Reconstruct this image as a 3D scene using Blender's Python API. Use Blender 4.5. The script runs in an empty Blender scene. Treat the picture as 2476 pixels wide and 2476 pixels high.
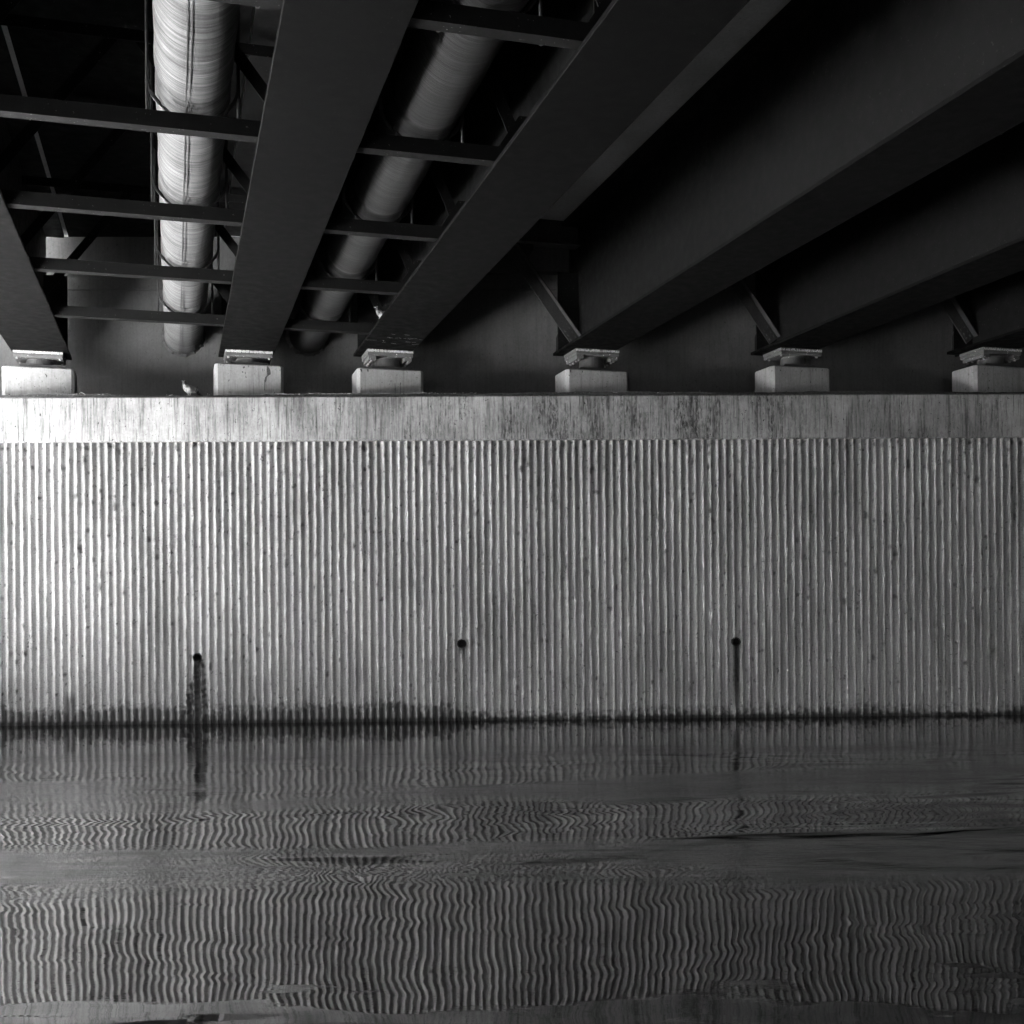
import bpy, bmesh, math, random
import numpy as np
from mathutils import Vector, Matrix

random.seed(7)
rng = np.random.default_rng(11)
S = bpy.context.scene
COL = S.collection

# ------------------------------------------------------------------ layout (metres)
EYE = 1.473                 # camera above the water
WALL_Y, WALL_T = 13.6, 0.0255   # face of the cap: y = WALL_Y + WALL_T * x
SKEW = 0.294                # the bridge runs in direction (-SKEW, 1)
TH = math.atan(SKEW)
CC, CS = math.cos(TH), math.sin(TH)
Z_FL = 4.452                # underside of the girders
Z_CAP0, Z_CAP1 = 3.315, 3.848
G_H = 1.585                 # girder depth


def face_y(x):
    return WALL_Y + WALL_T * x


def seat(a, off=0.50):
    """point on the bearing line, a = x + SKEW * y"""
    y = (WALL_Y + off + WALL_T * a) / (1 + WALL_T * SKEW)
    return (a - SKEW * y, y)


# ------------------------------------------------------------------ object helpers
def link(o, parent=None):
    COL.objects.link(o)
    if parent is not None:
        o.parent = parent
    return o


def thing(name, label, cat, loc=(0, 0, 0), rz=0.0, group=None):
    o = bpy.data.objects.new(name, None)
    o.empty_display_size = 0.2
    o.location = loc
    o.rotation_euler = (0, 0, rz)
    link(o)
    return tag(o, label, cat, group)


def tag(o, label, cat, group=None):
    o['label'] = label
    o['category'] = cat
    if group:
        o['group'] = group
    return o


def struct(o):
    o['kind'] = 'structure'
    return o


def obj(name, bm, m, parent=None, loc=None, rz=None, smooth=False, bevel=0.0, segs=2):
    if bevel > 0:
        bmesh.ops.remove_doubles(bm, verts=bm.verts, dist=1e-5)
        bmesh.ops.bevel(bm, geom=list(bm.edges), offset=bevel, segments=segs, affect='EDGES', clamp_overlap=True)
    bmesh.ops.recalc_face_normals(bm, faces=bm.faces)
    me = bpy.data.meshes.new(name)
    bm.to_mesh(me)
    bm.free()
    if smooth:
        for p in me.polygons:
            p.use_smooth = True
    me.materials.append(m)
    o = bpy.data.objects.new(name, me)
    if loc is not None:
        o.location = loc
    if rz is not None:
        o.rotation_euler = (0, 0, rz)
    return link(o, parent)


def box(bm, x0, x1, y0, y1, z0, z1):
    v = [bm.verts.new(p) for p in ((x0, y0, z0), (x1, y0, z0), (x1, y1, z0), (x0, y1, z0),
                                   (x0, y0, z1), (x1, y0, z1), (x1, y1, z1), (x0, y1, z1))]
    for q in ((0, 3, 2, 1), (4, 5, 6, 7), (0, 1, 5, 4), (1, 2, 6, 5), (2, 3, 7, 6), (3, 0, 4, 7)):
        bm.faces.new([v[i] for i in q])
    return bm


def B():
    return bmesh.new()


def prism(bm, pts, y0, y1):
    """polygon pts (x, z) extruded from y0 to y1"""
    a = [bm.verts.new((p[0], y0, p[1])) for p in pts]
    b = [bm.verts.new((p[0], y1, p[1])) for p in pts]
    bm.faces.new(a)
    bm.faces.new(b[::-1])
    n = len(pts)
    for i in range(n):
        bm.faces.new((a[i], b[i], b[(i + 1) % n], a[(i + 1) % n]))
    return bm


def cyl(bm, c, r, h, axis='Z', seg=20, r2=None):
    m = Matrix.Translation(c)
    if axis == 'Y':
        m = m @ Matrix.Rotation(math.pi / 2, 4, 'X')
    elif axis == 'X':
        m = m @ Matrix.Rotation(math.pi / 2, 4, 'Y')
    bmesh.ops.create_cone(bm, cap_ends=True, segments=seg, radius1=r, radius2=r if r2 is None else r2, depth=h, matrix=m)
    return bm


def tube(bm, pts, rad, seg=10):
    rings = []
    n = len(pts)
    for i, p in enumerate(pts):
        p = Vector(p)
        d = (Vector(pts[min(i + 1, n - 1)]) - Vector(pts[max(i - 1, 0)])).normalized()
        u = d.orthogonal().normalized()
        w = d.cross(u)
        r = rad[i] if isinstance(rad, (list, tuple)) else rad
        rings.append([bm.verts.new(p + r * (math.cos(2 * math.pi * k / seg) * u + math.sin(2 * math.pi * k / seg) * w)) for k in range(seg)])
    for i in range(n - 1):
        for k in range(seg):
            bm.faces.new((rings[i][k], rings[i][(k + 1) % seg], rings[i + 1][(k + 1) % seg], rings[i + 1][k]))
    bm.faces.new(rings[0])
    bm.faces.new(rings[-1][::-1])
    return bm


# ------------------------------------------------------------------ materials
class N:
    def __init__(s, name):
        s.m = bpy.data.materials.new(name)
        s.m.use_nodes = True
        s.t = s.m.node_tree
        s.b = s.t.nodes['Principled BSDF']
        s.out = s.t.nodes['Material Output']

    def n(s, typ, **kw):
        x = s.t.nodes.new(typ)
        for k, v in kw.items():
            setattr(x, k, v)
        return x

    def l(s, a, b):
        s.t.links.new(a, b)

    def coord(s, kind='Object', scale=(1, 1, 1), rot=(0, 0, 0)):
        tc = s.n('ShaderNodeTexCoord')
        mp = s.n('ShaderNodeMapping')
        mp.inputs['Scale'].default_value = scale
        mp.inputs['Rotation'].default_value = rot
        s.l(tc.outputs[kind], mp.inputs['Vector'])
        return mp.outputs['Vector']

    def geo(s, scale=(1, 1, 1), rot=(0, 0, 0)):
        tc = s.n('ShaderNodeNewGeometry')
        mp = s.n('ShaderNodeMapping')
        mp.inputs['Scale'].default_value = scale
        mp.inputs['Rotation'].default_value = rot
        s.l(tc.outputs['Position'], mp.inputs['Vector'])
        return mp.outputs['Vector']

    def noise(s, vec, scale, detail=4, rough=0.55, dist=0.0):
        x = s.n('ShaderNodeTexNoise')
        x.inputs['Scale'].default_value = scale
        x.inputs['Detail'].default_value = detail
        x.inputs['Roughness'].default_value = rough
        x.inputs['Distortion'].default_value = dist
        s.l(vec, x.inputs['Vector'])
        return x.outputs['Fac']

    def ramp(s, val, stops):
        x = s.n('ShaderNodeValToRGB')
        e = x.color_ramp.elements
        while len(e) < len(stops):
            e.new(0.5)
        for el, (p, c) in zip(e, stops):
            el.position = p
            el.color = (c, c, c, 1)
        s.l(val, x.inputs['Fac'])
        return x.outputs['Color']

    def math(s, op, a, b=None, clamp=False):
        x = s.n('ShaderNodeMath', operation=op, use_clamp=clamp)
        for i, v in enumerate((a, b)):
            if v is None:
                continue
            if isinstance(v, (int, float)):
                x.inputs[i].default_value = v
            else:
                s.l(v, x.inputs[i])
        return x.outputs[0]

    def color(s, v):
        if isinstance(v, (int, float)):
            s.b.inputs['Base Color'].default_value = (v, v, v, 1)
        else:
            s.l(v, s.b.inputs['Base Color'])

    def rough(s, v):
        if isinstance(v, (int, float)):
            s.b.inputs['Roughness'].default_value = v
        else:
            s.l(v, s.b.inputs['Roughness'])

    def bump(s, h, dist=0.01, strength=1.0):
        x = s.n('ShaderNodeBump')
        x.inputs['Distance'].default_value = dist
        x.inputs['Strength'].default_value = strength
        s.l(h, x.inputs['Height'])
        s.l(x.outputs['Normal'], s.b.inputs['Normal'])

    def attr(s, name):
        x = s.n('ShaderNodeAttribute', attribute_name=name)
        return x.outputs['Fac']


def concrete(name, base, streak=0.5, pits=0.6, patch=0.4, rot=0.0):
    k = N(name)
    v = k.geo()
    big = k.ramp(k.noise(v, 1.1, 5, 0.6), [(0.32, 1 - 0.45 * patch), (0.62, 1.08)])
    fine = k.ramp(k.noise(v, 34, 6, 0.7), [(0.25, 0.8), (0.75, 1.14)])
    vs = k.geo((15, 15, 0.9))
    st = k.ramp(k.noise(vs, 1.0, 5, 0.72), [(0.30, 1 - 0.62 * streak), (0.50, 1.0), (0.8, 1.06)])
    vs2 = k.geo((55, 55, 2.6))
    st2 = k.ramp(k.noise(vs2, 1.0, 4, 0.7), [(0.33, 1 - 0.55 * streak), (0.47, 1.0)])
    vp = k.geo((1, 1, 0.6))
    pt = k.noise(vp, 46, 2, 0.5, 0.8)
    pit = k.ramp(pt, [(0.275, 1 - 0.85 * pits), (0.325, 1.0)])
    c = k.math('MULTIPLY', big, fine)
    c = k.math('MULTIPLY', c, st)
    c = k.math('MULTIPLY', c, st2)
    c = k.math('MULTIPLY', c, pit)
    c = k.math('MULTIPLY', c, base)
    k.color(c)
    k.rough(0.88)
    k.b.inputs['Specular IOR Level'].default_value = 0.25
    k.bump(k.math('ADD', k.math('MULTIPLY', pit, 0.7), k.math('MULTIPLY', fine, 0.25)), 0.006, 0.8)
    return k.m


def cap_mat():
    m = concrete('cap concrete', 0.34, 1.1, 1.0, 0.9)
    t = m.node_tree
    k = N.__new__(N)
    k.m, k.t, k.b = m, t, t.nodes['Principled BSDF']
    src = k.b.inputs['Base Color'].links[0].from_socket
    g = k.n('ShaderNodeNewGeometry')
    sep = k.n('ShaderNodeSeparateXYZ')
    k.l(g.outputs['Position'], sep.inputs[0])
    rng_ = k.ramp(k.math('ADD', k.math('DIVIDE', sep.outputs[0], 12.0), 0.5), [(0.18, 0.25), (0.50, 0.8), (0.76, 1.0), (0.80, 0.45)])
    patch = k.ramp(k.noise(k.geo((1.7, 1.7, 1.1)), 1.0, 5, 0.62), [(0.36, 0.0), (0.52, 1.0)])
    grit = k.ramp(k.noise(k.geo((38, 38, 14)), 1.0, 4, 0.7), [(0.42, 0.25), (0.56, 1.0)])
    run = k.ramp(k.noise(k.geo((24, 24, 1.6)), 1.0, 4, 0.7), [(0.40, 1.0), (0.58, 0.25)])
    d = k.math('MULTIPLY', k.math('MULTIPLY', rng_, patch), k.math('MULTIPLY', grit, run))
    k.color(k.math('MULTIPLY', src, k.math('SUBTRACT', 1.0, k.math('MULTIPLY', d, 0.9))))
    return m


def steel(name, base, rough=0.55, spec=0.35, dots=12.0):
    k = N(name)
    v = k.coord('Object')
    big = k.ramp(k.noise(v, 2.3, 5, 0.6), [(0.3, 0.86), (0.7, 1.12)])
    spk = k.ramp(k.noise(v, 48, 2, 0.5), [(0.70, 1.0), (0.72, dots)])
    fine = k.ramp(k.noise(v, 60, 5, 0.7), [(0.3, 0.82), (0.7, 1.15)])
    vs = k.coord('Object', (14, 14, 1.2))
    run = k.ramp(k.noise(vs, 1, 4, 0.65), [(0.3, 0.8), (0.55, 1.0)])
    c = k.math('MULTIPLY', k.math('MULTIPLY', big, spk), k.math('MULTIPLY', fine, run))
    k.color(k.math('MULTIPLY', c, base))
    k.rough(k.ramp(k.noise(v, 9, 4, 0.6), [(0.3, rough - 0.08), (0.7, rough + 0.15)]))
    k.b.inputs['Specular IOR Level'].default_value = spec
    k.bump(fine, 0.002, 0.5)
    return k.m


def flat(name, base, rough=0.7, scale=30.0, amp=0.25, metal=0.0):
    k = N(name)
    v = k.coord('Object')
    k.color(k.math('MULTIPLY', k.ramp(k.noise(v, scale, 5, 0.65), [(0.28, 1 - amp), (0.72, 1 + amp)]), base))
    k.rough(rough)
    k.b.inputs['Metallic'].default_value = metal
    return k.m


def pipe_mat(name, base):
    k = N(name)
    v = k.coord('Object', (1.6, 34, 1.6))
    wrap = k.noise(v, 1.0, 6, 0.75, 0.5)
    v2 = k.coord('Object', (4, 120, 4))
    wrap2 = k.noise(v2, 1.0, 3, 0.7)
    v3 = k.coord('Object')
    dirt = k.ramp(k.noise(v3, 1.9, 5, 0.65), [(0.3, 0.68), (0.65, 1.08)])
    c = k.math('MULTIPLY', k.ramp(wrap, [(0.36, 0.38), (0.5, 1.0), (0.64, 1.7)]), k.ramp(wrap2, [(0.35, 0.6), (0.65, 1.4)]))
    c = k.math('MULTIPLY', k.math('MULTIPLY', c, dirt), base)
    k.color(c)
    k.rough(0.5)
    k.b.inputs['Specular IOR Level'].default_value = 0.25
    k.bump(k.math('ADD', wrap, k.math('MULTIPLY', wrap2, 0.5)), 0.006, 0.7)
    return k.m


def rib_mat():
    k = N('ribbed concrete')
    v = k.geo()
    big = k.ramp(k.noise(k.geo((1.6, 1.6, 0.55)), 1.0, 5, 0.62), [(0.34, 0.70), (0.6, 1.06)])
    fine = k.ramp(k.noise(v, 60, 6, 0.8), [(0.30, 0.55), (0.5, 1.0), (0.72, 1.28)])
    vs = k.geo((30, 30, 0.6))
    st = k.ramp(k.noise(vs, 1.0, 5, 0.7), [(0.32, 0.58), (0.5, 1.0)])
    pt = k.noise(k.geo((1, 1, 0.7)), 21, 2, 0.45, 1.2)
    pit = k.ramp(pt, [(0.275, 0.35), (0.32, 1.0)])
    pale = k.ramp(k.noise(v, 24, 2, 0.5), [(0.74, 1.0), (0.79, 1.45)])
    c = k.math('MULTIPLY', k.math('MULTIPLY', big, fine), k.math('MULTIPLY', st, pit))
    c = k.math('MULTIPLY', k.math('MULTIPLY', c, pale), 0.40)
    # wet algae and seepage, stored per vertex by the wall builder
    wet = k.attr('stain')
    keep = k.math('SUBTRACT', 1.0, k.math('MULTIPLY', wet, 0.93))
    k.color(k.math('MULTIPLY', c, keep))
    k.rough(k.math('SUBTRACT', 0.9, k.math('MULTIPLY', wet, 0.5)))
    k.b.inputs['Specular IOR Level'].default_value = 0.3
    k.bump(fine, 0.010, 0.8)
    return k.m


def water_mat():
    k = N('river water')
    g = k.n('ShaderNodeNewGeometry')
    sep = k.n('ShaderNodeSeparateXYZ')
    k.l(g.outputs['Position'], sep.inputs[0])
    X, Y = sep.outputs[0], sep.outputs[1]
    # wander of the ripple bands along the wall
    wob = k.noise(k.geo((0.22, 0.5, 1)), 1.0, 3, 0.55)
    yy = k.math('ADD', Y, k.math('MULTIPLY', k.math('SUBTRACT', wob, 0.5), 1.2))
    yy = k.math('ADD', yy, k.math('MULTIPLY', X, -0.06))
    u = k.math('DIVIDE', yy, 16.0)

    def warp(xs, ys, shear=0.0):
        cmb = k.n('ShaderNodeCombineXYZ')
        k.l(k.math('MULTIPLY', X, xs), cmb.inputs[0])
        k.l(k.math('MULTIPLY', k.math('ADD', Y, k.math('MULTIPLY', X, shear)), ys), cmb.inputs[1])
        return cmb.outputs[0]

    def band(stops):
        return k.ramp(u, [(p / 16.0, c) for p, c in stops])

    swell = band([(0, .35), (5.6, .30), (5.85, .6), (6.15, 2.1), (6.65, 2.0), (7.0, .7), (7.6, .75), (7.95, 1.5), (8.3, .9), (9.0, .9), (10.4, .75), (11.0, .25), (11.5, 0.04)])
    chop = band([(0, .03), (5.7, .03), (6.3, .8), (6.75, .75), (7.0, .02), (8.0, .03), (8.35, 1), (9.2, 1), (9.6, .35), (10.3, .4), (10.7, 1), (11.1, .7), (11.45, .0)])
    patch = k.ramp(k.noise(k.geo((0.35, 0.9, 1)), 1.0, 3, 0.6), [(0.38, 0.25), (0.62, 1.0)])
    right = k.ramp(k.math('ADD', k.math('DIVIDE', X, 10.0), 0.5), [(0.3, 0.6), (0.75, 1.25)])
    chop = k.math('MULTIPLY', k.math('MULTIPLY', chop, patch), right)
    a = k.noise(warp(0.62, 1.15, -0.10), 1.0, 2, 0.42, 0.5)
    b = k.noise(warp(1.1, 3.0, 0.08), 1.0, 2, 0.45, 0.4)
    streak = k.ramp(k.noise(warp(0.55, 1.7, -0.20), 1.0, 2, 0.5, 0.2), [(0.52, 0.0), (0.66, 1.0)])
    sb = band([(0, 0), (5.8, 0), (6.4, 1), (6.9, 1), (7.5, .1), (8.0, .2), (8.3, 1), (9, .8), (9.4, .1), (11, 0)])
    c = k.noise(k.geo((7, 26, 1)), 1.0, 3, 0.6)
    d = k.noise(k.geo((30, 60, 1)), 1.0, 2, 0.6)
    lift = k.ramp(k.math('ADD', k.math('DIVIDE', X, 8.0), 0.5), [(0.25, 0.85), (0.85, 1.6)])
    east = k.ramp(k.math('ADD', k.math('DIVIDE', X, 8.0), 0.5), [(0.36, 0.06), (0.72, 1.0)])
    swell = k.math('MULTIPLY', swell, lift)
    h = k.math('MULTIPLY', k.math('ADD', k.math('MULTIPLY', k.math('SUBTRACT', a, 0.5), 0.045), k.math('MULTIPLY', k.math('SUBTRACT', b, 0.5), 0.008)), swell)
    h = k.math('ADD', h, k.math('MULTIPLY', k.math('ADD', k.math('MULTIPLY', k.math('SUBTRACT', c, 0.5), 0.006), k.math('MULTIPLY', k.math('SUBTRACT', d, 0.5), 0.0022)), chop))
    h = k.math('ADD', h, k.math('MULTIPLY', k.math('MULTIPLY', streak, sb), k.math('MULTIPLY', east, 0.019)))
    k.color(0.006)
    k.b.inputs['IOR'].default_value = 1.65
    k.b.inputs['Specular IOR Level'].default_value = 0.5
    k.rough(k.math('ADD', 0.006, k.math('MULTIPLY', chop, 0.13)))
    k.bump(h, 1.0, 1.0)
    return k.m


M = dict(
    rib=rib_mat(),
    cap=cap_mat(),
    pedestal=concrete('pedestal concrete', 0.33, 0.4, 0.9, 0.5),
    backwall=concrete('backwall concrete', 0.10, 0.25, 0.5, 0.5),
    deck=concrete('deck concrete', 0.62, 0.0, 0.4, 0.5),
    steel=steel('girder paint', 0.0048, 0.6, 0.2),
    flange=steel('flange paint, sooty', 0.0034, 0.65, 0.07),  # same paint as the web, darkened to stand for shade
    steel2=steel('bracing paint', 0.009, 0.65, 0.12),
    steel3=steel('end frame paint', 0.05, 0.6, 0.3, 2.5),  # bracing paint lightened to make up for missing light
    plate=steel('bearing plate metal', 0.13, 0.6),
    dark=flat('bearing dark steel', 0.05, 0.6),
    bolt=flat('bolt head', 0.35, 0.5, 60, 0.2),
    crust=flat('flaking pale coating', 0.55, 0.9, 70, 0.45),
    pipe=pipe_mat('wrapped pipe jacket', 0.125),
    pipe_dark=pipe_mat('dark pipe jacket', 0.027),  # same wrap as the other pipe, darker base colour
    rod=flat('hanger steel', 0.05, 0.5),
    dirt=flat('ledge dirt', 0.06, 0.95, 40, 0.6),
    twig=flat('dry twig', 0.30, 0.9, 30, 0.4),
    hole=flat('drain bore', 0.015, 0.9),
    bounce=concrete('quay concrete', 0.62, 0.3, 0.3, 0.3),
    brick=flat('dark brick', 0.04, 0.9, 6, 0.3),
    ground=flat('embankment soil', 0.16, 0.95, 3, 0.4),
    water=water_mat(),
    chalk=flat('chalk mark', 0.45, 0.9),
    feather=flat('grey feathers', 0.20, 0.75, 90, 0.15),
    feather_dark=flat('dark feathers', 0.035, 0.7, 60, 0.2),
    beak=flat('pale beak', 0.6, 0.5),
)

# ------------------------------------------------------------------ water and ground
bm = B()
vs = [bm.verts.new(p) for p in ((-700, -700, 0), (700, -700, 0), (700, 14.9, 0), (-700, 14.9, 0))]
bm.faces.new(vs)
struct(obj('water', bm, M['water']))

bm = B()
# embankment behind the wall: a bench level with the wall top, rising a little away from the river
rows = [(15.9, 3.2), (17.0, 3.9), (24.0, 5.2), (40.0, 5.6), (700.0, 6.0)]
xs = [-700, -60, -25, -14, -10, -6, 0, 6, 12, 25, 60, 700]
grid = [[bm.verts.new((x, y, z + 0.15 * math.sin(x * 1.7 + y))) for x in xs] for y, z in rows]
base = [bm.verts.new((x, 15.9, -2.0)) for x in xs]
for i in range(len(xs) - 1):
    bm.faces.new((base[i], base[i + 1], grid[0][i + 1], grid[0][i]))
    for j in range(len(rows) - 1):
        bm.faces.new((grid[j][i], grid[j][i + 1], grid[j + 1][i + 1], grid[j + 1][i]))
struct(obj('ground', bm, M['ground']))


# ------------------------------------------------------------------ ribbed wall
HOLES = [(-3.703, 0.779), (-0.600, 0.912), (2.660, 0.906)]
HOLE_R = 0.054


def vnoise(x, y, seed):
    """value noise on arrays"""
    xi, yi = np.floor(x).astype(np.int64), np.floor(y).astype(np.int64)
    fx, fy = x - xi, y - yi
    fx, fy = fx * fx * (3 - 2 * fx), fy * fy * (3 - 2 * fy)

    def hsh(i, j):
        n = (i * 374761393 + j * 668265263 + seed * 974634777) & 0x7fffffff
        n = ((n ^ (n >> 13)) * 1274126177) & 0x7fffffff
        return ((n ^ (n >> 16)) & 0xffff) / 65535.0
    return (hsh(xi, yi) * (1 - fx) + hsh(xi + 1, yi) * fx) * (1 - fy) + (hsh(xi, yi + 1) * (1 - fx) + hsh(xi + 1, yi + 1) * fx) * fy


def build_wall():
    pitch, x0, x1 = 0.09, -11.0, 11.0
    us = np.array([0.00, 0.07, 0.16, 0.25, 0.34, 0.43, 0.51, 0.57, 0.63, 0.69, 0.77, 0.87])
    ds = np.array([0.00, 0.02, 0.20, 0.40, .60, .80, .96, 1.0, 1.0, .90, .58, 0.18])
    nr = int((x1 - x0) / pitch)
    ph = -3.809 - 0.86 * pitch          # dark foot of a rib, read off the photo
    k0 = math.floor((x0 - ph) / pitch)
    X = (ph + (k0 + np.arange(nr))[:, None] * pitch + us[None, :] * pitch).ravel()
    D = np.tile(ds, nr)
    rib = np.repeat(np.arange(nr), len(us))
    Z = np.concatenate([np.arange(-0.30, 3.32, 0.0175), [3.325]])
    nx, nz = len(X), len(Z)
    XX, ZZ = np.meshgrid(X, Z)
    DD = np.tile(D, (nz, 1))
    RR = np.tile(rib, (nz, 1))
    # fractured crests: each rib broken back to its own depth, rough along its height
    rough = vnoise(XX * 70, ZZ * 48, 3) * 0.6 + vnoise(XX * 130, ZZ * 110, 4) * 0.4
    lump = vnoise(RR * 5.37, ZZ * 9, 5)
    jut = 0.055 * (0.80 + 0.25 * lump) + 0.028 * (rough - 0.55) * DD ** 2
    dep = DD * jut + (1 - DD) * 0.0016 * (rough - 0.5)
    # crest edges wander sideways
    side = (vnoise(RR * 3.1 + 0.5, ZZ * 17, 8) - 0.5) * 0.006 + (vnoise(RR * 9.1, ZZ * 57, 9) - 0.5) * 0.011
    XX2 = XX + side * np.clip(DD * 1.6 - 0.5, 0, 1)
    YB = 0.060
    YY = WALL_Y + WALL_T * XX2 + YB - dep
    co = np.stack([XX2, YY, ZZ], -1).reshape(-1, 3)
    # stains
    n1 = vnoise(XX * 1.6, ZZ * 0 + 3, 21)
    n2 = vnoise(XX * 9, ZZ * 3, 22)
    n3 = vnoise(XX * 45, ZZ * 40, 23)
    left = np.clip((-0.4 - XX) / 1.0, 0, 1)
    top = 0.045 + 0.055 * n1 + 0.05 * n2 + left * (0.085 + 0.04 * n1)
    band = np.clip((top - ZZ) / 0.09 + 0.45 + (n3 - 0.5) * 1.3 + (vnoise(RR * 3.7 + .5, ZZ * 30, 33) - 0.5) * 1.0, 0, 1)
    band = band * (1 - 0.60 * np.clip(DD, 0, 1) * np.clip((ZZ - 0.03) / 0.03, 0, 1))
    st = band * 0.98
    for i, (hx, hz) in enumerate(HOLES):
        dx, dz = XX - hx, hz - ZZ
        below = (dz > 0.02)
        if i == 0:
            w = 0.05 + 0.20 * np.clip(dz, 0, 0.8) + 0.08 * (n2 - 0.5)
            m = np.clip((w - np.abs(dx + 0.01)) / 0.035 + 0.3 + (n3 - 0.5) * 1.2, 0, 1) * below
            core = np.clip((0.060 - np.abs(dx)) / 0.02, 0, 1) * below
            m = np.maximum(np.clip(m * (0.45 + 0.9 * n3), 0, 1), core * (0.8 + 0.2 * n3))
        elif i == 1:
            w = 0.05
            m = np.clip((w - np.abs(dx)) / 0.02, 0, 1) * below * np.clip(1.5 - dz / 0.14, 0, 1) * 0.85
        else:
            w = 0.047 + 0.012 * (n2 - 0.5)
            m = np.clip((w - np.abs(dx - 0.004)) / 0.014, 0, 1) * below * np.clip(1.75 - dz / 0.62, 0.25, 1)
            m = m * (0.8 + 0.25 * n3)
        st = np.maximum(st, m)
    # a few other seeps near the water
    for hx, hh, w in ((3.05, 0.23, 0.018), (1.93, 0.20, 0.02), (-0.97, 0.22, 0.025), (4.9, .3, .03), (-5.2, .4, .05)):
        m = np.clip((w - np.abs(XX - hx)) / 0.02 + 0.5, 0, 1) * np.clip((hh - ZZ) / 0.1, 0, 1) * (1 - 0.5 * DD)
        st = np.maximum(st, 0.8 * m)
    # chips and dark specks, thickest in the upper half
    cr = np.random.default_rng(5)
    for _ in range(3000):
        cxp = cr.uniform(-8, 8)
        czp = 3.3 * (1 - cr.random() ** 1.7)
        rr_ = 0.004 + 0.008 * cr.random() ** 2 + (0.010 if cr.random() < 0.06 else 0)
        el_ = cr.uniform(0.8, 2.6)
        i0, i1 = np.searchsorted(X, (cxp - .04, cxp + .04))
        j0, j1 = np.searchsorted(Z, (czp - .06, czp + .06))
        if i1 <= i0 or j1 <= j0:
            continue
        dd = np.hypot((XX2[j0:j1, i0:i1] - cxp), (ZZ[j0:j1, i0:i1] - czp) / el_) / rr_
        st[j0:j1, i0:i1] = np.maximum(st[j0:j1, i0:i1], np.clip(1.6 - dd + (n3[j0:j1, i0:i1] - .5) * 1.2, 0, 1) * cr.uniform(.45, .95))
    idx = np.arange(nx * nz).reshape(nz, nx)
    q = np.stack([idx[:-1, :-1], idx[:-1, 1:], idx[1:, 1:], idx[1:, :-1]], -1).reshape(-1, 4)
    cx = co[q].mean(1)
    keep = np.ones(len(q), bool)
    for hx, hz in HOLES:
        r2 = (cx[:, 0] - hx) ** 2 + (cx[:, 2] - hz) ** 2
        keep &= r2 > (HOLE_R - 0.004) ** 2
    q = q[keep]
    # back, top and ends so the wall is a solid block
    zt, zb = Z[-1], Z[0]
    xa, xb = X[0], X[-1]
    extra = np.array([[xa, face_y(xa) + 1.6, zb], [xb, face_y(xb) + 1.6, zb], [xb, face_y(xb) + 1.6, zt], [xa, face_y(xa) + 1.6, zt]])
    n0 = len(co)
    co = np.vstack([co, extra])
    eq = np.array([[n0 + 1, n0, n0 + 3, n0 + 2], [idx[0, 0], idx[-1, 0], n0 + 3, n0], [idx[-1, -1], idx[0, -1], n0 + 1, n0 + 2], [idx[-1, 0], idx[-1, -1], n0 + 2, n0 + 3]])
    q = np.vstack([q, eq])
    me = bpy.data.meshes.new('ribbed_wall')
    me.vertices.add(len(co))
    me.vertices.foreach_set('co', co.astype(np.float32).ravel())
    me.loops.add(len(q) * 4)
    me.loops.foreach_set('vertex_index', q.astype(np.int32).ravel())
    me.polygons.add(len(q))
    me.polygons.foreach_set('loop_start', (np.arange(len(q)) * 4).astype(np.int32))
    at = me.attributes.new('stain', 'FLOAT', 'POINT')
    at.data.foreach_set('value', np.concatenate([st.ravel(), np.zeros(4)]).astype(np.float32))
    me.update(calc_edges=True)
    me.validate()
    me.materials.append(M['rib'])
    o = bpy.data.objects.new('ribbed_wall', me)
    return link(o)


wall = build_wall()
tag(wall, 'tall pale concrete wall of close vertical broken ribs standing in the water', 'wall')
hole_lab = ['round drain hole with a wide dark seepage cone below it', 'clean round drain hole with only a short damp mark',
            'round drain hole with a narrow dark streak down to the water']
for (hx, hz), lb in zip(HOLES, hole_lab):
    bm = B()
    y0 = face_y(hx) + 0.004
    seg = 24
    q = random.Random(int(hx * 100))
    r0 = []
    for j_, (rr, yy) in enumerate(((HOLE_R, y0 + 0.42), (HOLE_R, y0 + 0.006), (HOLE_R - 0.002, y0), (HOLE_R - 0.008, y0 + 0.002), (HOLE_R - 0.008, y0 + 0.42))):
        jit = [0 if j_ in (0, 4) else q.uniform(-.003, .004) for _ in range(seg)]
        r0.append([bm.verts.new((hx + (rr + jit[i]) * math.cos(2 * math.pi * i / seg), yy, hz + (rr + jit[i]) * math.sin(2 * math.pi * i / seg))) for i in range(seg)])
    for j in range(4):
        for i in range(seg):
            bm.faces.new((r0[j][i], r0[j][(i + 1) % seg], r0[j + 1][(i + 1) % seg], r0[j + 1][i]))
    bm.faces.new(r0[4])
    o = obj('drain_hole', bm, M['hole'], wall)
    o['label'] = lb

# ------------------------------------------------------------------ cap beam along the wall top
L0, L1 = -11.0, 11.0


def strip_along(bm, pts, x0=L0, x1=L1, n=44, jit=0.0, seed=1):
    """profile pts (offset behind the cap face, z) swept along the wall"""
    r = random.Random(seed)
    rings = []
    for i in range(n + 1):
        x = x0 + (x1 - x0) * i / n
        rings.append([bm.verts.new((x, face_y(x) + o + r.uniform(-jit, jit), z + r.uniform(-jit, jit))) for o, z in pts])
    m = len(pts)
    for i in range(n):
        for j in range(m):
            bm.faces.new((rings[i][j], rings[i + 1][j], rings[i + 1][(j + 1) % m], rings[i][(j + 1) % m]))
    bm.faces.new(rings[0])
    bm.faces.new(rings[-1][::-1])
    return bm


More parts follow.
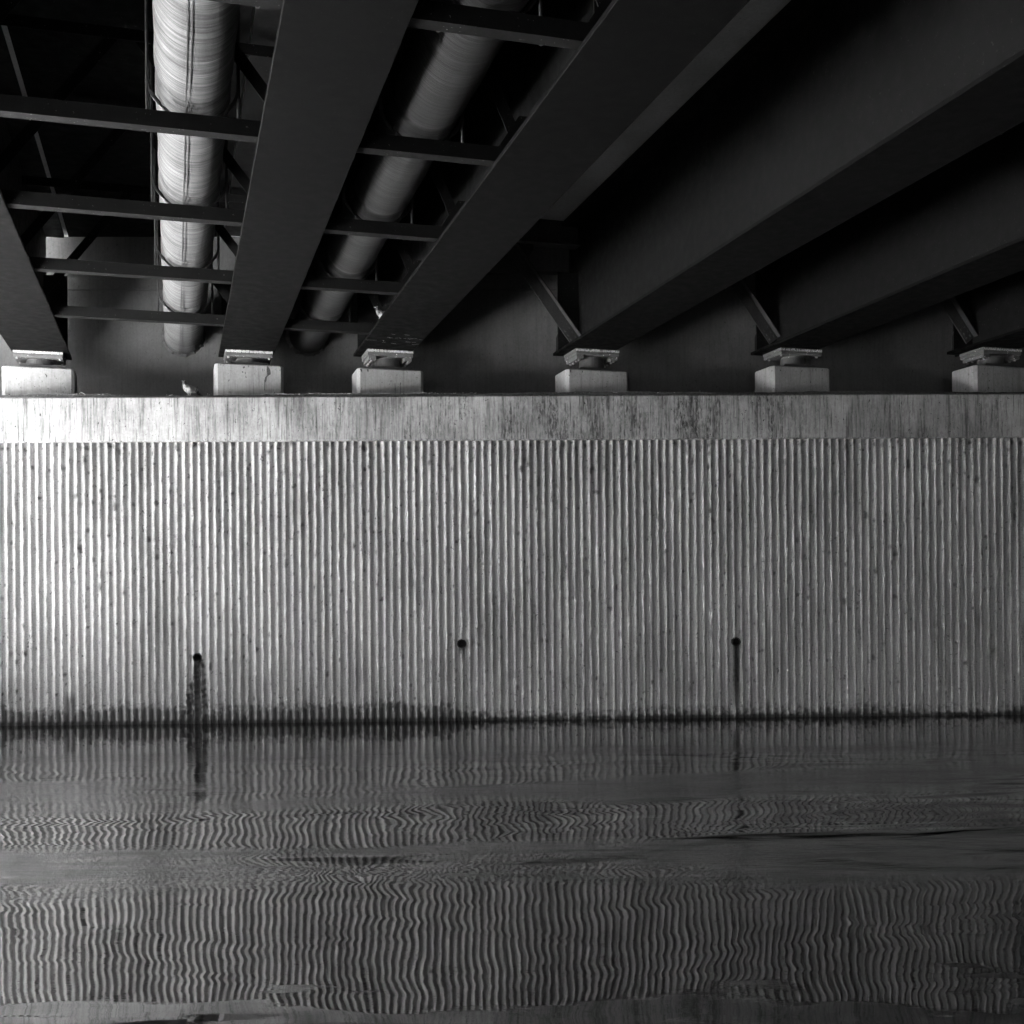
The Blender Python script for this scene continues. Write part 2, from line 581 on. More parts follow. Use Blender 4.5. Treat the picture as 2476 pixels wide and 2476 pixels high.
bm = B()
strip_along(bm, [(-0.012, Z_CAP0 + 0.02), (0.0 + 0.006, Z_CAP0), (1.45, Z_CAP0), (1.45, Z_CAP1 + .02), (0.02, Z_CAP1), (-0.012, Z_CAP1 - 0.018)], n=110, jit=0.0012, seed=3)
cap = obj('wall_cap', bm, M['cap'])
tag(cap, 'long weather streaked concrete cap beam lying along the top of the ribbed wall', 'beam')

# dirt lying on the cap behind its edge, and the twigs and litter in it
bm = B()
n = 420
r = random.Random(5)
prev = None
for i in range(n + 1):
    x = L0 + (L1 - L0) * i / n
    hgt = 0.030 + 0.012 * r.random() + 0.014 * math.sin(x * 1.3) * math.sin(x * 0.7 + 1)
    y = face_y(x)
    ring = [bm.verts.new((x, y + 0.032 + 0.006 * r.random(), Z_CAP1 - 0.004)), bm.verts.new((x, y + 0.06 + 0.01 * r.random(), Z_CAP1 + hgt)),
            bm.verts.new((x, y + 0.42, Z_CAP1 + hgt * 0.7)), bm.verts.new((x, y + 0.46, Z_CAP1 - 0.004))]
    if prev:
        for j in range(3):
            bm.faces.new((prev[j], ring[j], ring[j + 1], prev[j + 1]))
    prev = ring
d = obj('ledge_dirt', bm, M['dirt'])
d['kind'] = 'stuff'
tag(d, 'dark line of dirt lying on the ledge of the concrete cap', 'dirt')
bm = B()
clumps = [(-3.42, .28, 24), (-2.66, .26, 40), (-1.95, .34, 44), (-1.2, .5, 24), (-0.6, .5, 16), (0.5, .8, 14), (2.2, 1.2, 10), (-5, .8, 30)]
for cx, sp, cnt in clumps:
    for i in range(cnt):
        x = cx + r.gauss(0, sp * 0.5)
        y = face_y(x) + r.uniform(0.03, 0.10)
        z = Z_CAP1 + 0.03 + abs(r.gauss(0, 0.008))
        an, ln = r.uniform(0, math.pi), r.uniform(0.012, 0.055)
        e = r.uniform(-0.4, 0.6)
        p2 = (x + ln * math.cos(an), y + ln * math.sin(an) * 0.6, z + ln * e * 0.6)
        if r.random() < 0.6:
            tube(bm, [(x, y, z), p2], 0.0025 + 0.002 * r.random(), 4)
        else:
            w = r.uniform(0.003, 0.009)
            vv = [bm.verts.new((x + dx * w, y + r.uniform(-.004, .004), z + dz * w)) for dx, dz in ((-1, 0), (0, .7), (1, .1), (.1, -.6))]
            bm.faces.new(vv)
l_ = obj('leaf_litter', bm, M['twig'])
l_['kind'] = 'stuff'
tag(l_, 'scattered pale twigs and leaf scraps on the cap ledge', 'litter')

# ------------------------------------------------------------------ backwall behind the bearings
BW = 1.20
bm = B()
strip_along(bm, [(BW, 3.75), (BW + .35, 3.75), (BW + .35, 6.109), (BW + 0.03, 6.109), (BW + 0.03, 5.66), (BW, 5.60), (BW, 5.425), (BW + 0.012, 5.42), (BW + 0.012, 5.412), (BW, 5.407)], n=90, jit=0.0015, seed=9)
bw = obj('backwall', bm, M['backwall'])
tag(bw, 'dark concrete backwall rising behind the bearing pedestals up to the deck', 'wall')

# ------------------------------------------------------------------ bridge deck and girders
A_G = [-1.58, 0.912, 2.584, 5.073, 7.56, 10.05, 12.54, 15.03, 17.52, 20.01]       # girder lines (a = x + SKEW*y)
A_P = [-1.60, 0.93, 2.636, 5.157, 7.66, 10.15, 12.65, 15.15, 17.62, 20.1]        # bearing lines
Z_PED = [4.26, 4.285, 4.222, 4.200, 4.232, 4.23, 4.23, 4.23, 4.23, 4.23]
G_BACK = 58.0
FW, FT = 0.324, 0.034

bm = B()
zd = Z_FL + G_H + 0.075
ys, ye = -42.0, 14.62


def dk(a, y, z):
    return bm.verts.new((a - SKEW * y, y, z))


prof = [(-2.60, zd + 0.06), (-1.90, zd), (21.4, zd), (22.0, zd + .06), (22.0, zd + 0.30), (-2.60, zd + 0.30)]
ringa = [dk(a, ys, z) for a, z in prof]
ringb = [dk(a, face_y(a - SKEW * ye) + 2.4, z) for a, z in prof]
for j in range(len(prof)):
    bm.faces.new((ringa[j], ringb[j], ringb[(j + 1) % len(prof)], ringa[(j + 1) % len(prof)]))
bm.faces.new(ringa)
bm.faces.new(ringb[::-1])
deck = obj('bridge_deck', bm, M['deck'])
tag(deck, 'concrete slab of the bridge deck carried on the dark girders overhead', 'bridge deck')
bm = B()
for a0, a1 in ((-2.65, -2.35), (21.75, 22.05)):
    pr = [(a0, zd + .30), (a1, zd + .30), (a1 - .05, zd + 1.15), (a0 + .05, zd + 1.15)]
    ra = [dk(a, ys, z) for a, z in pr]
    rb = [dk(a, face_y(a - SKEW * ye) + 2.4, z) for a, z in pr]
    for j in range(4):
        bm.faces.new((ra[j], rb[j], rb[(j + 1) % 4], ra[(j + 1) % 4]))
    bm.faces.new(ra)
    bm.faces.new(rb[::-1])
obj('parapet', bm, M['deck'], deck)
# added dark sheets standing for shade under the slab of the two pipe bays
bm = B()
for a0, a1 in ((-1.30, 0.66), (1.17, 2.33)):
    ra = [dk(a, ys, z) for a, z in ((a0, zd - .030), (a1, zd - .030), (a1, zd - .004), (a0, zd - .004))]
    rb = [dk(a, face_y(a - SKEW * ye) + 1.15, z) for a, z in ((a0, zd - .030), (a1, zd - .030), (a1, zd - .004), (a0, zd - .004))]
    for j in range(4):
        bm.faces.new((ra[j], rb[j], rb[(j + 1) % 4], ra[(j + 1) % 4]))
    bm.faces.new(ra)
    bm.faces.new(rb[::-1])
    obj('shade_sheet', bm, M['flange'], deck)
    bm = B()
bm.free()

g_lab = ['dark steel girder at the outer edge of the bridge, left of both pipes',
         'dark steel girder between the pale pipe and the dark ribbed pipe',
         'wide dark steel girder just right of the darker pipe, with chalk marks near its end',
         'dark steel girder with its tall web side in view, right of the chalk marked girder',
         'dark steel girder ending over the pedestal whose left side shows widest',
         'dark steel girder right of the picture centre, sixth from the outer edge',
         'dark steel girder far under the bridge, seventh from the outer edge',
         'dark steel girder far under the bridge, eighth from the outer edge',
         'dark steel girder far under the bridge, ninth from the outer edge',
         'dark steel girder at the far right edge of the bridge']
girders = []
for i, a in enumerate(A_G):
    x, y = seat(a)
    t = thing('bridge_girder', g_lab[i], 'girder', (x, y, Z_FL), TH, 'steel girders under the deck')
    girders.append(t)
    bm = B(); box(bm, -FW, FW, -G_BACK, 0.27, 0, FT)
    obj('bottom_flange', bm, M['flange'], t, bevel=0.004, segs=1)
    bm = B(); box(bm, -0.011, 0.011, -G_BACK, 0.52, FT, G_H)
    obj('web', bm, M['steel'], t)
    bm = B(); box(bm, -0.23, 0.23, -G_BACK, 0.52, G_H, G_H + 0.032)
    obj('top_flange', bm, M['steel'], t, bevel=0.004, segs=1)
    # haunch of concrete between flange and slab
    bm = B(); box(bm, -0.20, 0.20, -G_BACK, 0.45, G_H + 0.032, G_H + 0.078)
    obj('haunch', bm, M['steel'], t)
    # end plate beyond the bearing, lower than the web
    for sx in (-1, 1):
        bm = B(); box(bm, min(sx * 0.011, sx * 0.285), max(sx * 0.011, sx * 0.285), 0.18, 0.20, FT, 1.02)
        obj('end_plate', bm, M['steel'], t)
    for sy in (-7.9, -13.2):
        for sx in (-1, 1):
            bm = B(); box(bm, min(sx * 0.011, sx * 0.20), max(sx * 0.011, sx * 0.20), sy, sy + 0.014, FT, G_H)
            obj('stiffener', bm, M['steel'], t)

# scratched chalk marks under the third girder, near its bearing


def dash(bm, x, y, ln, an, w=0.006):
    c, s = math.cos(an), math.sin(an)
    vv = [bm.verts.new((x + p * c - q * s, y + p * s + q * c, -0.0015)) for p, q in ((-ln / 2, -w), (ln / 2, -w), (ln / 2, w), (-ln / 2, w))]
    bm.faces.new(vv)


for x, y, ln, an in ((-.07, -1.05, .05, .3), (.09, -1.05, .06, .2), (-.09, -.88, .05, .5), (-.06, -.86, .04, -.4), (.0, -.87, .03, 0), (.04, -.88, .03, .3),
                     (.10, -.87, .03, 0), (.15, -.86, .04, .6), (.18, -.88, .04, -.5), (.22, -.9, .03, 0), (-.26, -.70, .12, -.1), (-.12, -.7, .06, 1.2), (-.10, -.62, .05, -.7),
                     (0.02, -.58, .07, .3), (.17, -.70, .06, .1), (.24, -.70, .05, -.2), (.28, -.60, .09, -.4), (.29, -.85, .04, 0)):
    bm = B()
    dash(bm, x, y, ln, an, 0.004)
    obj('chalk_mark', bm, M['chalk'], girders[2])

# ------------------------------------------------------------------ pedestals and bearings
p_lab = ['pale concrete pedestal under the outer edge girder, left of the resting pigeon',
         'pale concrete pedestal with a dark branching crack down its face, right of the resting pigeon',
         'pale concrete pedestal with small pits and two dark smudges at its top left corner',
         'pale concrete pedestal left of the diagonal brace end, with one dark chip near its top',
         'pale concrete pedestal showing a broad left side with a slanting shadow',
         'pale concrete pedestal, sixth along the cap from the outer edge',
         'pale concrete pedestal, seventh along the cap from the outer edge',
         'pale concrete pedestal, eighth along the cap from the outer edge',
         'pale concrete pedestal, ninth along the cap from the outer edge',
         'pale concrete pedestal, last along the cap at the right']
b_lab = ['steel bearing under the outer edge girder',
         'flat steel bearing with pale flaking top on the cracked pedestal',
         'guided steel bearing with side bars on the pitted pedestal under the chalk marked girder',
         'guided steel bearing with side bars and four bright bolts, below the long diagonal brace',
         'flat steel bearing showing a pale left edge, on the broad sided pedestal',
         'steel bearing on the sixth pedestal from the outer edge',
         'steel bearing on the seventh pedestal from the outer edge',
         'steel bearing on the eighth pedestal from the outer edge',
         'steel bearing on the ninth pedestal from the outer edge',
         'steel bearing on the last pedestal at the right']


def chamfer_block(bm, hx, hy, z0, z1, c):
    pts = [(-hx + c, -hy), (hx - c, -hy), (hx, -hy + c), (hx, hy), (-hx, hy), (-hx, -hy + c)]
    lo = [bm.verts.new((p[0], p[1], z0)) for p in pts]
    mid = [bm.verts.new((p[0], p[1], z1 - c * 0.4)) for p in pts]
    hi = [bm.verts.new((p[0] * (1 - 0.4 * c / hx), p[1] * (1 - 0.4 * c / hy), z1)) for p in pts]
    m = len(pts)
    for i in range(m):
        j = (i + 1) % m
        bm.faces.new((lo[i], lo[j], mid[j], mid[i]))
        bm.faces.new((mid[i], mid[j], hi[j], hi[i]))
    bm.faces.new(hi)
    bm.faces.new(lo[::-1])


def crack(bm, pts, y):
    """thin dark sliver following pts (x, z, half width) on a front face"""
    a = [bm.verts.new((p[0] - p[2], y, p[1])) for p in pts]
    b = [bm.verts.new((p[0] + p[2], y, p[1])) for p in pts]
    for i in range(len(pts) - 1):
        bm.faces.new((a[i], b[i], b[i + 1], a[i + 1]))


for i, a in enumerate(A_P):
    x, y = seat(a)
    zt = Z_PED[i]
    hy = 0.215
    bm = B()
    chamfer_block(bm, 0.405, hy, Z_CAP1 + 0.004 - zt, 0.0, 0.036)
    p = obj('pedestal', bm, M['pedestal'], None, (x, y, zt), TH)
    tag(p, p_lab[i], 'pedestal', 'concrete pedestals on the wall cap')
    marks = []
    if i == 1:
        marks = [('crack', [(.215, -.015, .006), (.225, -.06, .022), (.23, -.11, .022), (.22, -.125, .010), (.195, -.15, .010), (.188, -.19, .013), (.182, -.21, .005), (.178, -.31, .003)]),
                 ('chip', [(-.06, -.028, .005), (-.065, -.045, .013), (-.07, -.055, .004)]), ('chip', [(-.078, -.09, .004), (-.08, -.10, .008), (-.076, -.11, .003)]),
                 ('chip', [(-.05, -.095, .002), (-.049, -.11, .005), (-.05, -.125, .002)]), ('chip', [(-.045, -.15, .003), (-.04, -.158, .008), (-.038, -.166, .003)]),
                 ('chip', [(-.235, -.195, .002), (-.24, -.21, .006), (-.25, -.22, .003)]), ('chip', [(.155, -.045, .002), (.157, -.065, .004), (.16, -.085, .002)])]
    elif i == 2:
        marks = [('stain', [(-.365, -.018, .012), (-.355, -.035, .010), (-.350, -.055, .003)]), ('stain', [(-.28, -.018, .012), (-.277, -.035, .009), (-.275, -.052, .003)]),
                 ('crack', [(.05, -.17, .003), (.052, -.24, .004), (.05, -.33, .003)]), ('crack', [(.12, -.16, .005), (.115, -.2, .003), (.117, -.3, .002)])]
    elif i == 3:
        marks = [('chip', [(-.20, -.02, .005), (-.202, -.03, .006), (-.204, -.042, .004)]), ('stain', [(-.355, -.016, .008), (-.352, -.035, .007), (-.35, -.05, .004)])]
    elif i == 4:
        marks = [('chip', [(0.0, -.045, .004), (-.004, -.055, .007), (-.008, -.063, .003)])]
    for nm, pts in marks:
        bm = B()
        crack(bm, pts, -hy - 0.0016)
        obj(nm, bm, M['dirt'], p)
    # bearing
    guided = i in (2, 3, 5)
    t = thing('bridge_bearing', b_lab[i], 'bearing', (x, y, zt), TH, 'steel bearings on the pedestals')
    H = Z_FL - zt                                   # pedestal top to girder
    sp0 = H - 0.075
    bm = B(); box(bm, -0.215, 0.215, -0.17, 0.17, 0.0, 0.035)
    obj('base_plate', bm, M['dark'], t, bevel=0.003, segs=1)
    bm = B(); cyl(bm, (0, 0, (0.035 + sp0 - 0.02) / 2), 0.155, sp0 - 0.055 - 0.001, seg=36)
    obj('pot', bm, M['dark'], t)
    bm = B(); cyl(bm, (0, 0, sp0 - 0.0105), 0.145, 0.0195, seg=36)
    obj('piston', bm, M['plate'], t)
    bm = B(); box(bm, -0.275, 0.275, -0.21, 0.23, sp0, sp0 + 0.036)
    obj('lower_plate', bm, M['plate'], t, bevel=0.003, segs=1)
    bm = B(); box(bm, -0.280, 0.280, -0.215, 0.235, sp0 + 0.040, sp0 + 0.0755)
    sole = obj('sole_plate', bm, M['plate'], t, bevel=0.003, segs=1)
    # ragged pale coating left along the front edge
    bm = B()
    q = random.Random(60 + i)
    nseg = 80
    prev = None
    for s_ in range(nseg + 1):
        xx = -0.276 + 0.552 * s_ / nseg
        lo_ = sp0 + 0.040 + (0.012 * q.random() if q.random() < 0.35 else 0.001)
        up = sp0 + 0.062 + 0.012 * q.random() - (0.02 * q.random() if i >= 3 and q.random() < 0.5 else 0)
        cur = (bm.verts.new((xx, -0.2165 - 0.004 * q.random(), lo_)), bm.verts.new((xx, -0.2165 - 0.006 * q.random(), max(up, lo_ + .003))))
        if prev and not (q.random() < (0.05 if i != 4 else 0.3)):
            bm.faces.new((prev[0], cur[0], cur[1], prev[1]))
        prev = cur
    obj('flaking_coat', bm, M['crust'], sole)
    if guided:
        for sx in (-1, 1):
            bm = B(); box(bm, min(sx * 0.172, sx * 0.262), max(sx * 0.172, sx * 0.262), -0.195, 0.20, sp0 - 0.048, sp0 - 0.0005)
            obj('guide_bar', bm, M['plate'], t, bevel=0.003, segs=1)
            for by in (-0.15, -0.06, 0.06, 0.15):
                bm = B(); cyl(bm, (sx * 0.225, by, sp0 - 0.056), 0.014, 0.016, seg=6)
                obj('bolt', bm, M['bolt'], t)
    else:
        for sx in (-1, 1):
            for by in (-0.15, 0.15):
                bm = B(); cyl(bm, (sx * 0.242, by, sp0 - 0.0085), 0.015, 0.017, seg=6)
                obj('bolt', bm, M['bolt'], t)

# ------------------------------------------------------------------ bracing
def bar(bm, p, q, w, y0, y1):
    """flat bar in the x-z plane from p to q, width w, between y0 and y1"""
    p, q = Vector(p), Vector(q)
    d = (q - p).normalized()
    n_ = Vector((-d.y, d.x)) * w / 2
    prism(bm, [tuple(p + n_), tuple(q + n_), tuple(q - n_), tuple(p - n_)], y0, y1)


def world_of(a, y):
    return (a - SKEW * y, y)


# pipe supports: an angle strut with two braces up to the deck, every 1.715 m
bays = [(A_G[0], A_G[1], 'under the pale pipe'), (A_G[1], A_G[2], 'under the darker pipe')]
ords = ['nearest the wall', 'second out from the wall', 'third out from the wall', 'fourth out from the wall', 'fifth out from the wall', 'sixth out from the wall', 'seventh out from the wall', 'eighth out from the wall', 'ninth out from the wall']
Y_REF = 12.985
for bi, (a0, a1, where) in enumerate(bays):
    am = (a0 + a1) / 2
    half = (a1 - a0) / 2 * CC - 0.016
    for k in range(9):
        yk = Y_REF - 1.715 * k + 0.2706 * (am - 1.748)
        x, y = world_of(am, yk)
        t = thing('pipe_support', 'dark steel angle strut with braces %s, %s' % (where, ords[k]), 'brace', (x, y, Z_FL), TH, 'pipe supports between the girders')
        zb = FT + 0.004
        bm = B()
        box(bm, -half, half, 0, 0.010, zb, zb + 0.105)
        box(bm, -half, half, 0.010, 0.10, zb, zb + 0.010)
        obj('strut', bm, M['steel2'], t)
        for sx in (-1, 1):
            bm = B(); bar(bm, (sx * (half - 0.10), zb + 0.10), (sx * 0.10, 1.42), 0.085, 0.024, 0.032)
            bar(bm, (sx * (half - 0.10) + sx * .034, zb + 0.10 + 0.02), (sx * 0.10 + sx * .034, 1.42 + .02), 0.010, 0.032, 0.10)
            obj('diagonal', bm, M['steel2'], t)
            bm = B(); prism(bm, [(sx * half, zb + .005), (sx * half, zb + 0.34), (sx * (half - .12), zb + 0.34), (sx * (half - .27), zb + 0.11), (sx * (half - .27), zb + .005)], 0.012, 0.022)
            obj('gusset', bm, M['steel2'], t)
        bm = B(); box(bm, -half, half, 0.012, 0.022, 1.40, 1.49); box(bm, -half, half, 0.022, 0.10, 1.48, 1.49)
        obj('top_strut', bm, M['steel2'], t)

# end frames between the other girders, over the bearings
names = ['its long bolted diagonal in full view', 'beside the broad sided pedestal', 'fifth bay from the outer edge',
         'sixth bay from the outer edge', 'seventh bay from the outer edge', 'eighth bay from the outer edge', 'last bay at the right']
for bi in range(2, 9):
    a0, a1 = A_G[bi], A_G[bi + 1]
    am = (a0 + a1) / 2
    half = (a1 - a0) / 2 * CC - 0.014
    x, y = seat(am, 0.50)
    t = thing('end_frame', 'dark bolted steel end frame, ' + names[bi - 2], 'brace', (x, y, Z_FL), TH, 'end frames between the girders')
    bm = B()
    z0, z1 = 1.34, 1.655
    box(bm, -half, half, -0.15, -0.138, z0, z1)
    box(bm, -half, half, -0.138, -0.05, z0, z0 + 0.012)
    box(bm, -half, half, -0.138, -0.05, z1 - 0.012, z1)
    box(bm, -half, half, -0.24, -0.15, z0, z0 + 0.012)
    ch = obj('channel', bm, M['steel3'], t)
    for sx in (-1, 1):
        for cx in range(3):
            for cz in range(4):
                bm = B()
                cyl(bm, (sx * (half - 0.10 - 0.075 * cx), -0.158, z0 + 0.075 + 0.055 * cz), 0.016, 0.018, 'Y', 6)
                obj('bolt', bm, M['steel3'], ch)
        bm = B()
        p0, p1 = (sx * (half - 0.045), 0.17), (sx * 0.27, z0 - 0.03)
        bar(bm, p0, p1, 0.150, -0.164, -0.152)
        dv = (Vector(p1) - Vector(p0)).normalized()
        nn = Vector((-dv.y, dv.x)) * (0.070 if sx > 0 else -0.070)
        if nn.y < 0:
            nn = -nn
        bar(bm, tuple(Vector(p0) + nn), tuple(Vector(p1) + nn), 0.012, -0.240, -0.164)
        dg = obj('diagonal', bm, M['steel3'], t)
        for bx in range(3):
            for bz in range(2):
                c = Vector(p0) + dv * (0.05 + 0.065 * bx) + Vector((-dv.y, dv.x)) * (0.07 * bz - 0.035)
                bm = B()
                cyl(bm, (c.x, -0.172, c.y), 0.015, 0.018, 'Y', 6)
                obj('bolt', bm, M['steel3'], dg)
        bm = B(); prism(bm, [(sx * half, FT + .002), (sx * half, 0.60), (sx * (half - 0.14), 0.60), (sx * (half - .30), 0.20), (sx * (half - .30), FT + .002)], -0.137, -0.125)
        obj('gusset', bm, M['steel3'], t)
    bm = B(); prism(bm, [(-0.60, z0 + .1), (0.60, z0 + .1), (0.60, z0 - 0.06), (0.40, z0 - 0.38), (-0.40, z0 - 0.38), (-0.60, z0 - 0.06)], -0.136, -0.124)
    obj('gusset', bm, M['steel3'], t)

# opposite abutment, unseen, added behind the camera to block light
bm = B()
box(bm, -16, 14, -0.8, 0, -0.3, 6.0)
o = obj('added_abutment', bm, M['backwall'], None, (20, -41.0, 0), 0.0)
tag(o, 'plain concrete abutment added out of view to block light', 'wall')

# unseen, added for light: sunlit quay wall, then a sky blocking brick warehouse
bm = B(); box(bm, -2.0, 0, 4.5, 12.8, -0.5, 9.0)
box(bm, -2.1, 0.10, 4.4, 12.9, 9.0, 9.3)
q_ = obj('bounce_wall', bm, M['bounce'], None, (-13.1, 0, 0))
tag(q_, 'pale sunlit quay wall added out of view to light the bridge', 'wall')
t = thing('baffle', 'long dark brick warehouse added out of view to block sky light', 'light block', (-12.0, -20.2, 0), 0.0)
bm = B(); box(bm, -8, 0, -24, 24, -0.5, 18)
obj('wall', bm, M['brick'], t)
bm = B(); prism(bm, [(-8.4, 18.0), (0.4, 18.0), (-4, 20.5)], -24.4, 24.4)
obj('roof', bm, M['brick'], t)
for k in range(12):
    for zz in (3.0, 7.0, 11.0, 14.5):
        bm = B(); box(bm, 0.002, 0.06, -22.8 + 4 * k, -21.2 + 4 * k, zz, zz + 2.0)
        obj('window', bm, M['dark'], t)
# low concrete landing added out of view to bounce sun under the deck
bm = B()
pts_ = [(-13.0, 4.6), (-2.95 - SKEW * 4.6, 4.6), (-2.95 - SKEW * 12.9, 12.9), (-13.0, 12.9)]
lo_ = [bm.verts.new((p[0], p[1], -0.5)) for p in pts_]
hi_ = [bm.verts.new((p[0], p[1], 0.45)) for p in pts_]
bm.faces.new(lo_[::-1]); bm.faces.new(hi_)
for i in range(4):
    bm.faces.new((lo_[i], lo_[(i + 1) % 4], hi_[(i + 1) % 4], hi_[i]))
o = obj('sun_reflector', bm, M['bounce'])
tag(o, 'low pale concrete landing in the sun beside the bridge', 'reflector')
# unseen wall added to block light from the right side
bm = B(); box(bm, 0, 0.8, -57, 0.6, -0.3, 6.05)
x_, y_ = world_of(21.4, 13.4)
o = obj('side_baffle', bm, M['backwall'], None, (x_, y_, 0), TH)
tag(o, 'dark concrete wall added out of view to block light from the right', 'wall')

# ------------------------------------------------------------------ pipes
pipes = [(0.155, 0.238, 'thick pale wrapped pipe hung beside the outer girder, lit from the side', True),
         (1.748, 0.240, 'thick darker wrapped pipe between two girders, entering the backwall', False)]
for ai, (a, rad, lab, seam) in enumerate(pipes):
    # origin where the pipe meets the backwall
    y = (WALL_Y + BW + WALL_T * a) / (1 + WALL_T * SKEW)
    x = a - SKEW * y
    zc_ = Z_FL + FT + 0.112 + rad
    t = thing('pipe', lab, 'pipe', (x, y, zc_), TH, 'wrapped pipes under the deck')
    bm = B()
    seg = 64
    ys_ = np.linspace(-40, 0.25, 900)
    pinch = [(Y_REF - 1.715 * k + 0.2706 * (a - 1.748) - y) / CC - 0.10 for k in range(12)]
    rings = []
    for yy in ys_:
        r_ = rad + 0.0025 * math.sin(yy * 3.1) + 0.002 * math.sin(yy * 11) - sum(0.022 * math.exp(-((yy - p) / 0.06) ** 2) for p in pinch)
        rings.append([bm.verts.new((r_ * math.cos(2 * math.pi * k / seg), yy, r_ * math.sin(2 * math.pi * k / seg))) for k in range(seg)])
    for q in range(len(rings) - 1):
        for k in range(seg):
            bm.faces.new((rings[q][k], rings[q + 1][k], rings[q + 1][(k + 1) % seg], rings[q][(k + 1) % seg]))
    bm.faces.new(rings[0]); bm.faces.new(rings[-1][::-1])
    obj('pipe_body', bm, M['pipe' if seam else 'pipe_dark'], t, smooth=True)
    if seam:
        bm = B(); an = math.radians(258)
        for da in (0, 0.10):
            u_, w_ = math.cos(an + da), math.sin(an + da)
            box(bm, (rad + .002) * u_ - .003, (rad + .002) * u_ + .003, -40, -0.1, (rad + .002) * w_ - .003, (rad + .002) * w_ + .003)
        obj('seam', bm, M['rod'], t)
    # broken grout collar at the wall
    bm = B()
    q_ = random.Random(80 + ai)
    inner, outer, front = [], [], []
    for k in range(48):
        an = 2 * math.pi * k / 48
        r1 = rad + 0.055 + q_.uniform(-0.018, 0.03)
        cosn, sinn = math.cos(an), math.sin(an)
        sk = -cosn * SKEW * 0.9
        inner.append(bm.verts.new(((rad + .004) * cosn, (rad) * sk - 0.05 + q_.uniform(-.012, .012), (rad + .004) * sinn)))
        outer.append(bm.verts.new((r1 * cosn, r1 * sk + 0.05, r1 * sinn)))
    for k in range(48):
        bm.faces.new((inner[k], inner[(k + 1) % 48], outer[(k + 1) % 48], outer[k]))
    obj('grout_collar', bm, M['dirt'], t)
    # hanger rods beside each support
    for k in range(9):
        yw = Y_REF - 1.715 * k + 0.2706 * (a - 1.748)
        sl = (yw - y) / CC + 0.14
        for sx in (-1, 1):
            bm = B()
            hx = sx * (rad + 0.05)
            cyl(bm, (hx, sl, 0.42), 0.011, 1.50, seg=8)
            obj('hanger_rod', bm, M['rod'], t)
        bm = B()
        pts = []
        for q in range(17):
            an = math.pi + math.pi * q / 16
            pts.append(((rad + 0.008 + .042 * abs(math.cos(an)) ** 6) * math.cos(an), sl, (rad + 0.006) * math.sin(an)))
        tube(bm, pts, 0.014, 6)
        obj('strap', bm, M['rod'], t)


# ------------------------------------------------------------------ pigeons
def pigeon(label, loc, rz):
    """resting pigeon facing local +x, about 0.3 m long"""
    t = thing('pigeon', label, 'bird', loc, rz, 'pigeons under the bridge')
    t.scale = (0.78, 0.78, 0.78)
    sp = [(-.135, 0, .045, .020), (-.10, 0, .058, .042), (-.05, 0, .074, .060), (0, 0, .088, .069), (.042, 0, .104, .063), (.070, 0, .128, .048), (.086, 0, .155, .034), (.094, 0, .178, .027)]
    bm = B(); tube(bm, [p[:3] for p in sp], [p[3] for p in sp], 22)
    obj('body', bm, M['feather'], t, smooth=True)
    hd = [(.088, 0, .160, .034), (.094, 0, .180, .0285), (.099, 0, .198, .0265), (.103, 0, .212, .022), (.106, 0, .222, .011)]
    bm = B(); tube(bm, [p[:3] for p in hd], [p[3] for p in hd], 18)
    obj('head', bm, M['feather_dark'], t, smooth=True)
    bm = B(); cyl(bm, (.138, 0, .202), 0.0065, 0.034, 'X', 8, 0.001)
    obj('beak', bm, M['beak'], t)
    bm = B()
    prism(bm, [(-.115, .044), (-.115, .058), (-.225, .030), (-.235, .020)], -.026, .026)
    obj('tail', bm, M['feather_dark'], t, bevel=.004)
    for s in (-1, 1):
        a_, b_, c_ = .118, .020, .047
        W = Matrix.Translation((-.038, s * .052, .084)) @ Matrix.Rotation(s * math.radians(9), 4, 'Z') @ Matrix.Rotation(math.radians(-16), 4, 'Y')
        bm = B()
        bmesh.ops.create_uvsphere(bm, u_segments=24, v_segments=14, radius=1.0, matrix=W @ Matrix.Diagonal((a_, b_, c_, 1)))
        wing = obj('wing', bm, M['feather'], t, smooth=True)
        for u in (-.072, -.022):
            pts = []
            for q in range(9):
                v = -.034 + .068 * q / 8
                uu = u - .25 * v
                k_ = 1 - (uu / a_) ** 2 - (v / c_) ** 2
                pts.append(W @ Vector((uu, s * (b_ * math.sqrt(max(k_, .02)) + .001), v)))
            bm = B(); tube(bm, pts, [.003, .006, .0075, .0085, .0085, .0085, .0075, .006, .003], 8)
            obj('wing_bar', bm, M['feather_dark'], wing, smooth=True)
        bm = B()
        bmesh.ops.create_uvsphere(bm, u_segments=10, v_segments=6, radius=0.0045, matrix=Matrix.Translation((.108, s * .0235, .206)))
        obj('eye', bm, M['beak'], t)
        bm = B(); tube(bm, [(.01, s * .024, .035), (.012, s * .024, .004), (.035, s * .026, .003)], [.007, .005, .004], 6)
        obj('leg', bm, M['beak'], t)
    return t


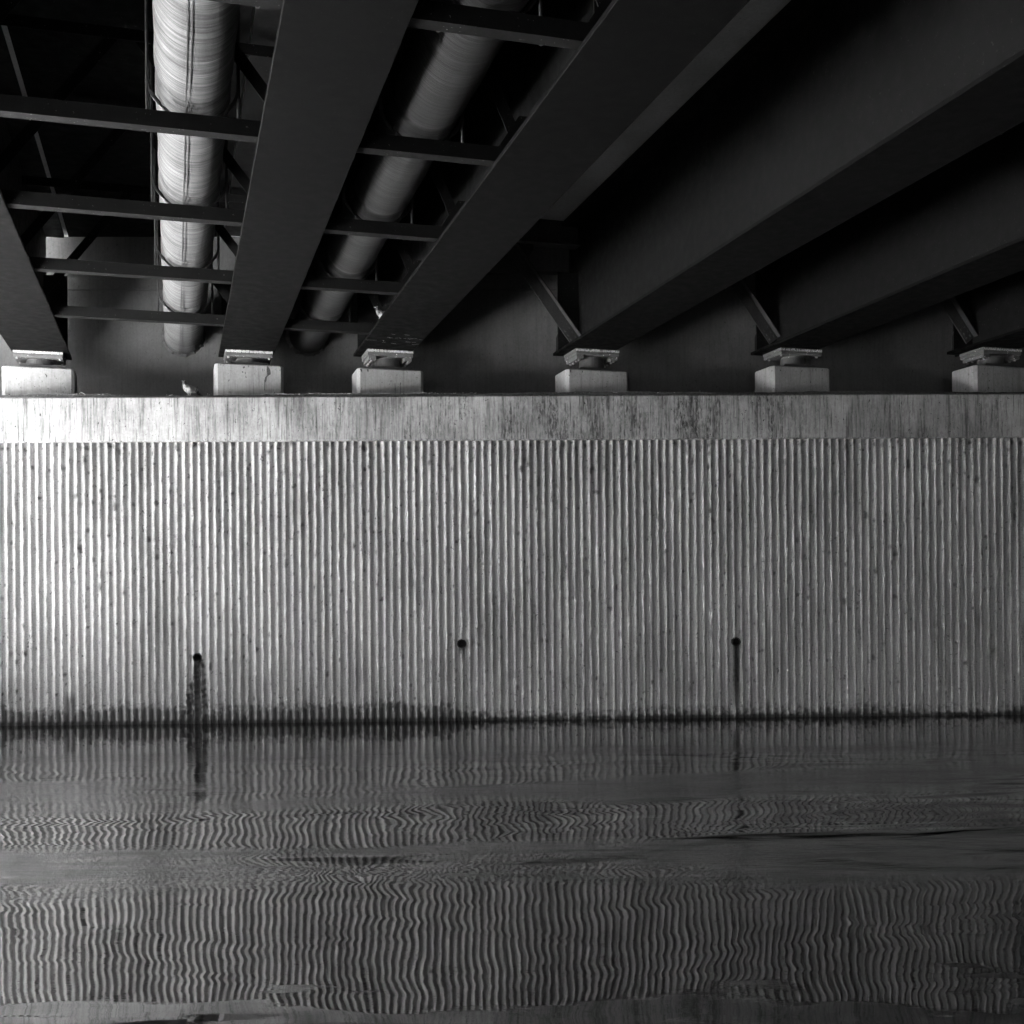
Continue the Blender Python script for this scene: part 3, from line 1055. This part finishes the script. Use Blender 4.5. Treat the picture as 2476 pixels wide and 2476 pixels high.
px, py = world_of(0.155, 13.6)
pigeon('grey pigeon with two dark wing bars resting on the cap ledge', (-3.80, 13.64, Z_CAP1 + .035), math.radians(232))
xg, yg = world_of(2.335, 12.62)
pigeon('dim grey pigeon perched on the girder edge beside the darker pipe', (xg, yg, Z_FL + FT + .002), math.radians(200))

# ------------------------------------------------------------------ light
w = bpy.data.worlds.new('World')
S.world = w
w.use_nodes = True
nt = w.node_tree
bg = nt.nodes['Background']
sky = nt.nodes.new('ShaderNodeTexSky')
sky.sky_type = 'NISHITA'
sky.sun_disc = False
SUN_EL, SUN_AZ = math.radians(58), math.radians(4)      # azimuth: from +y towards +x
sky.sun_elevation = SUN_EL
sky.sun_rotation = SUN_AZ
bw_ = nt.nodes.new('ShaderNodeRGBToBW')                   # black and white picture
nt.links.new(sky.outputs[0], bw_.inputs[0])
nt.links.new(bw_.outputs[0], bg.inputs['Color'])
bg.inputs['Strength'].default_value = 0.05

sl = bpy.data.lights.new('sun', 'SUN')
sl.energy = 5.0
sl.angle = math.radians(0.6)
so = bpy.data.objects.new('sun', sl)
d_ = Vector((math.sin(SUN_AZ) * math.cos(SUN_EL), math.cos(SUN_AZ) * math.cos(SUN_EL), math.sin(SUN_EL)))
so.rotation_euler = d_.to_track_quat('Z', 'Y').to_euler()
so.location = (20, 20, 30)
link(so)

# ------------------------------------------------------------------ camera
cd = bpy.data.cameras.new('camera')
cd.sensor_width = 36
cd.lens = 2170 / 1932 * 36
cd.shift_y = (1124.5 - 966) / 1932
cd.clip_start = 0.1
cd.clip_end = 3000
co_ = bpy.data.objects.new('camera', cd)
co_.matrix_world = Matrix.Translation((0, 0, EYE)) @ Matrix.Rotation(math.pi / 2, 4, 'X') @ Matrix.Rotation(-0.0085, 4, 'Z')
link(co_)
S.camera = co_

S.view_settings.view_transform = 'Standard'
S.view_settings.look = 'None'
S.view_settings.gamma = 1
S.view_settings.exposure = 5.75
S.render.engine = 'CYCLES'
S.cycles.use_denoising = True
S.cycles.max_bounces = 8
S.cycles.diffuse_bounces = 5
S.cycles.glossy_bounces = 4
S.cycles.sample_clamp_indirect = 8
S.cycles.caustics_reflective = True
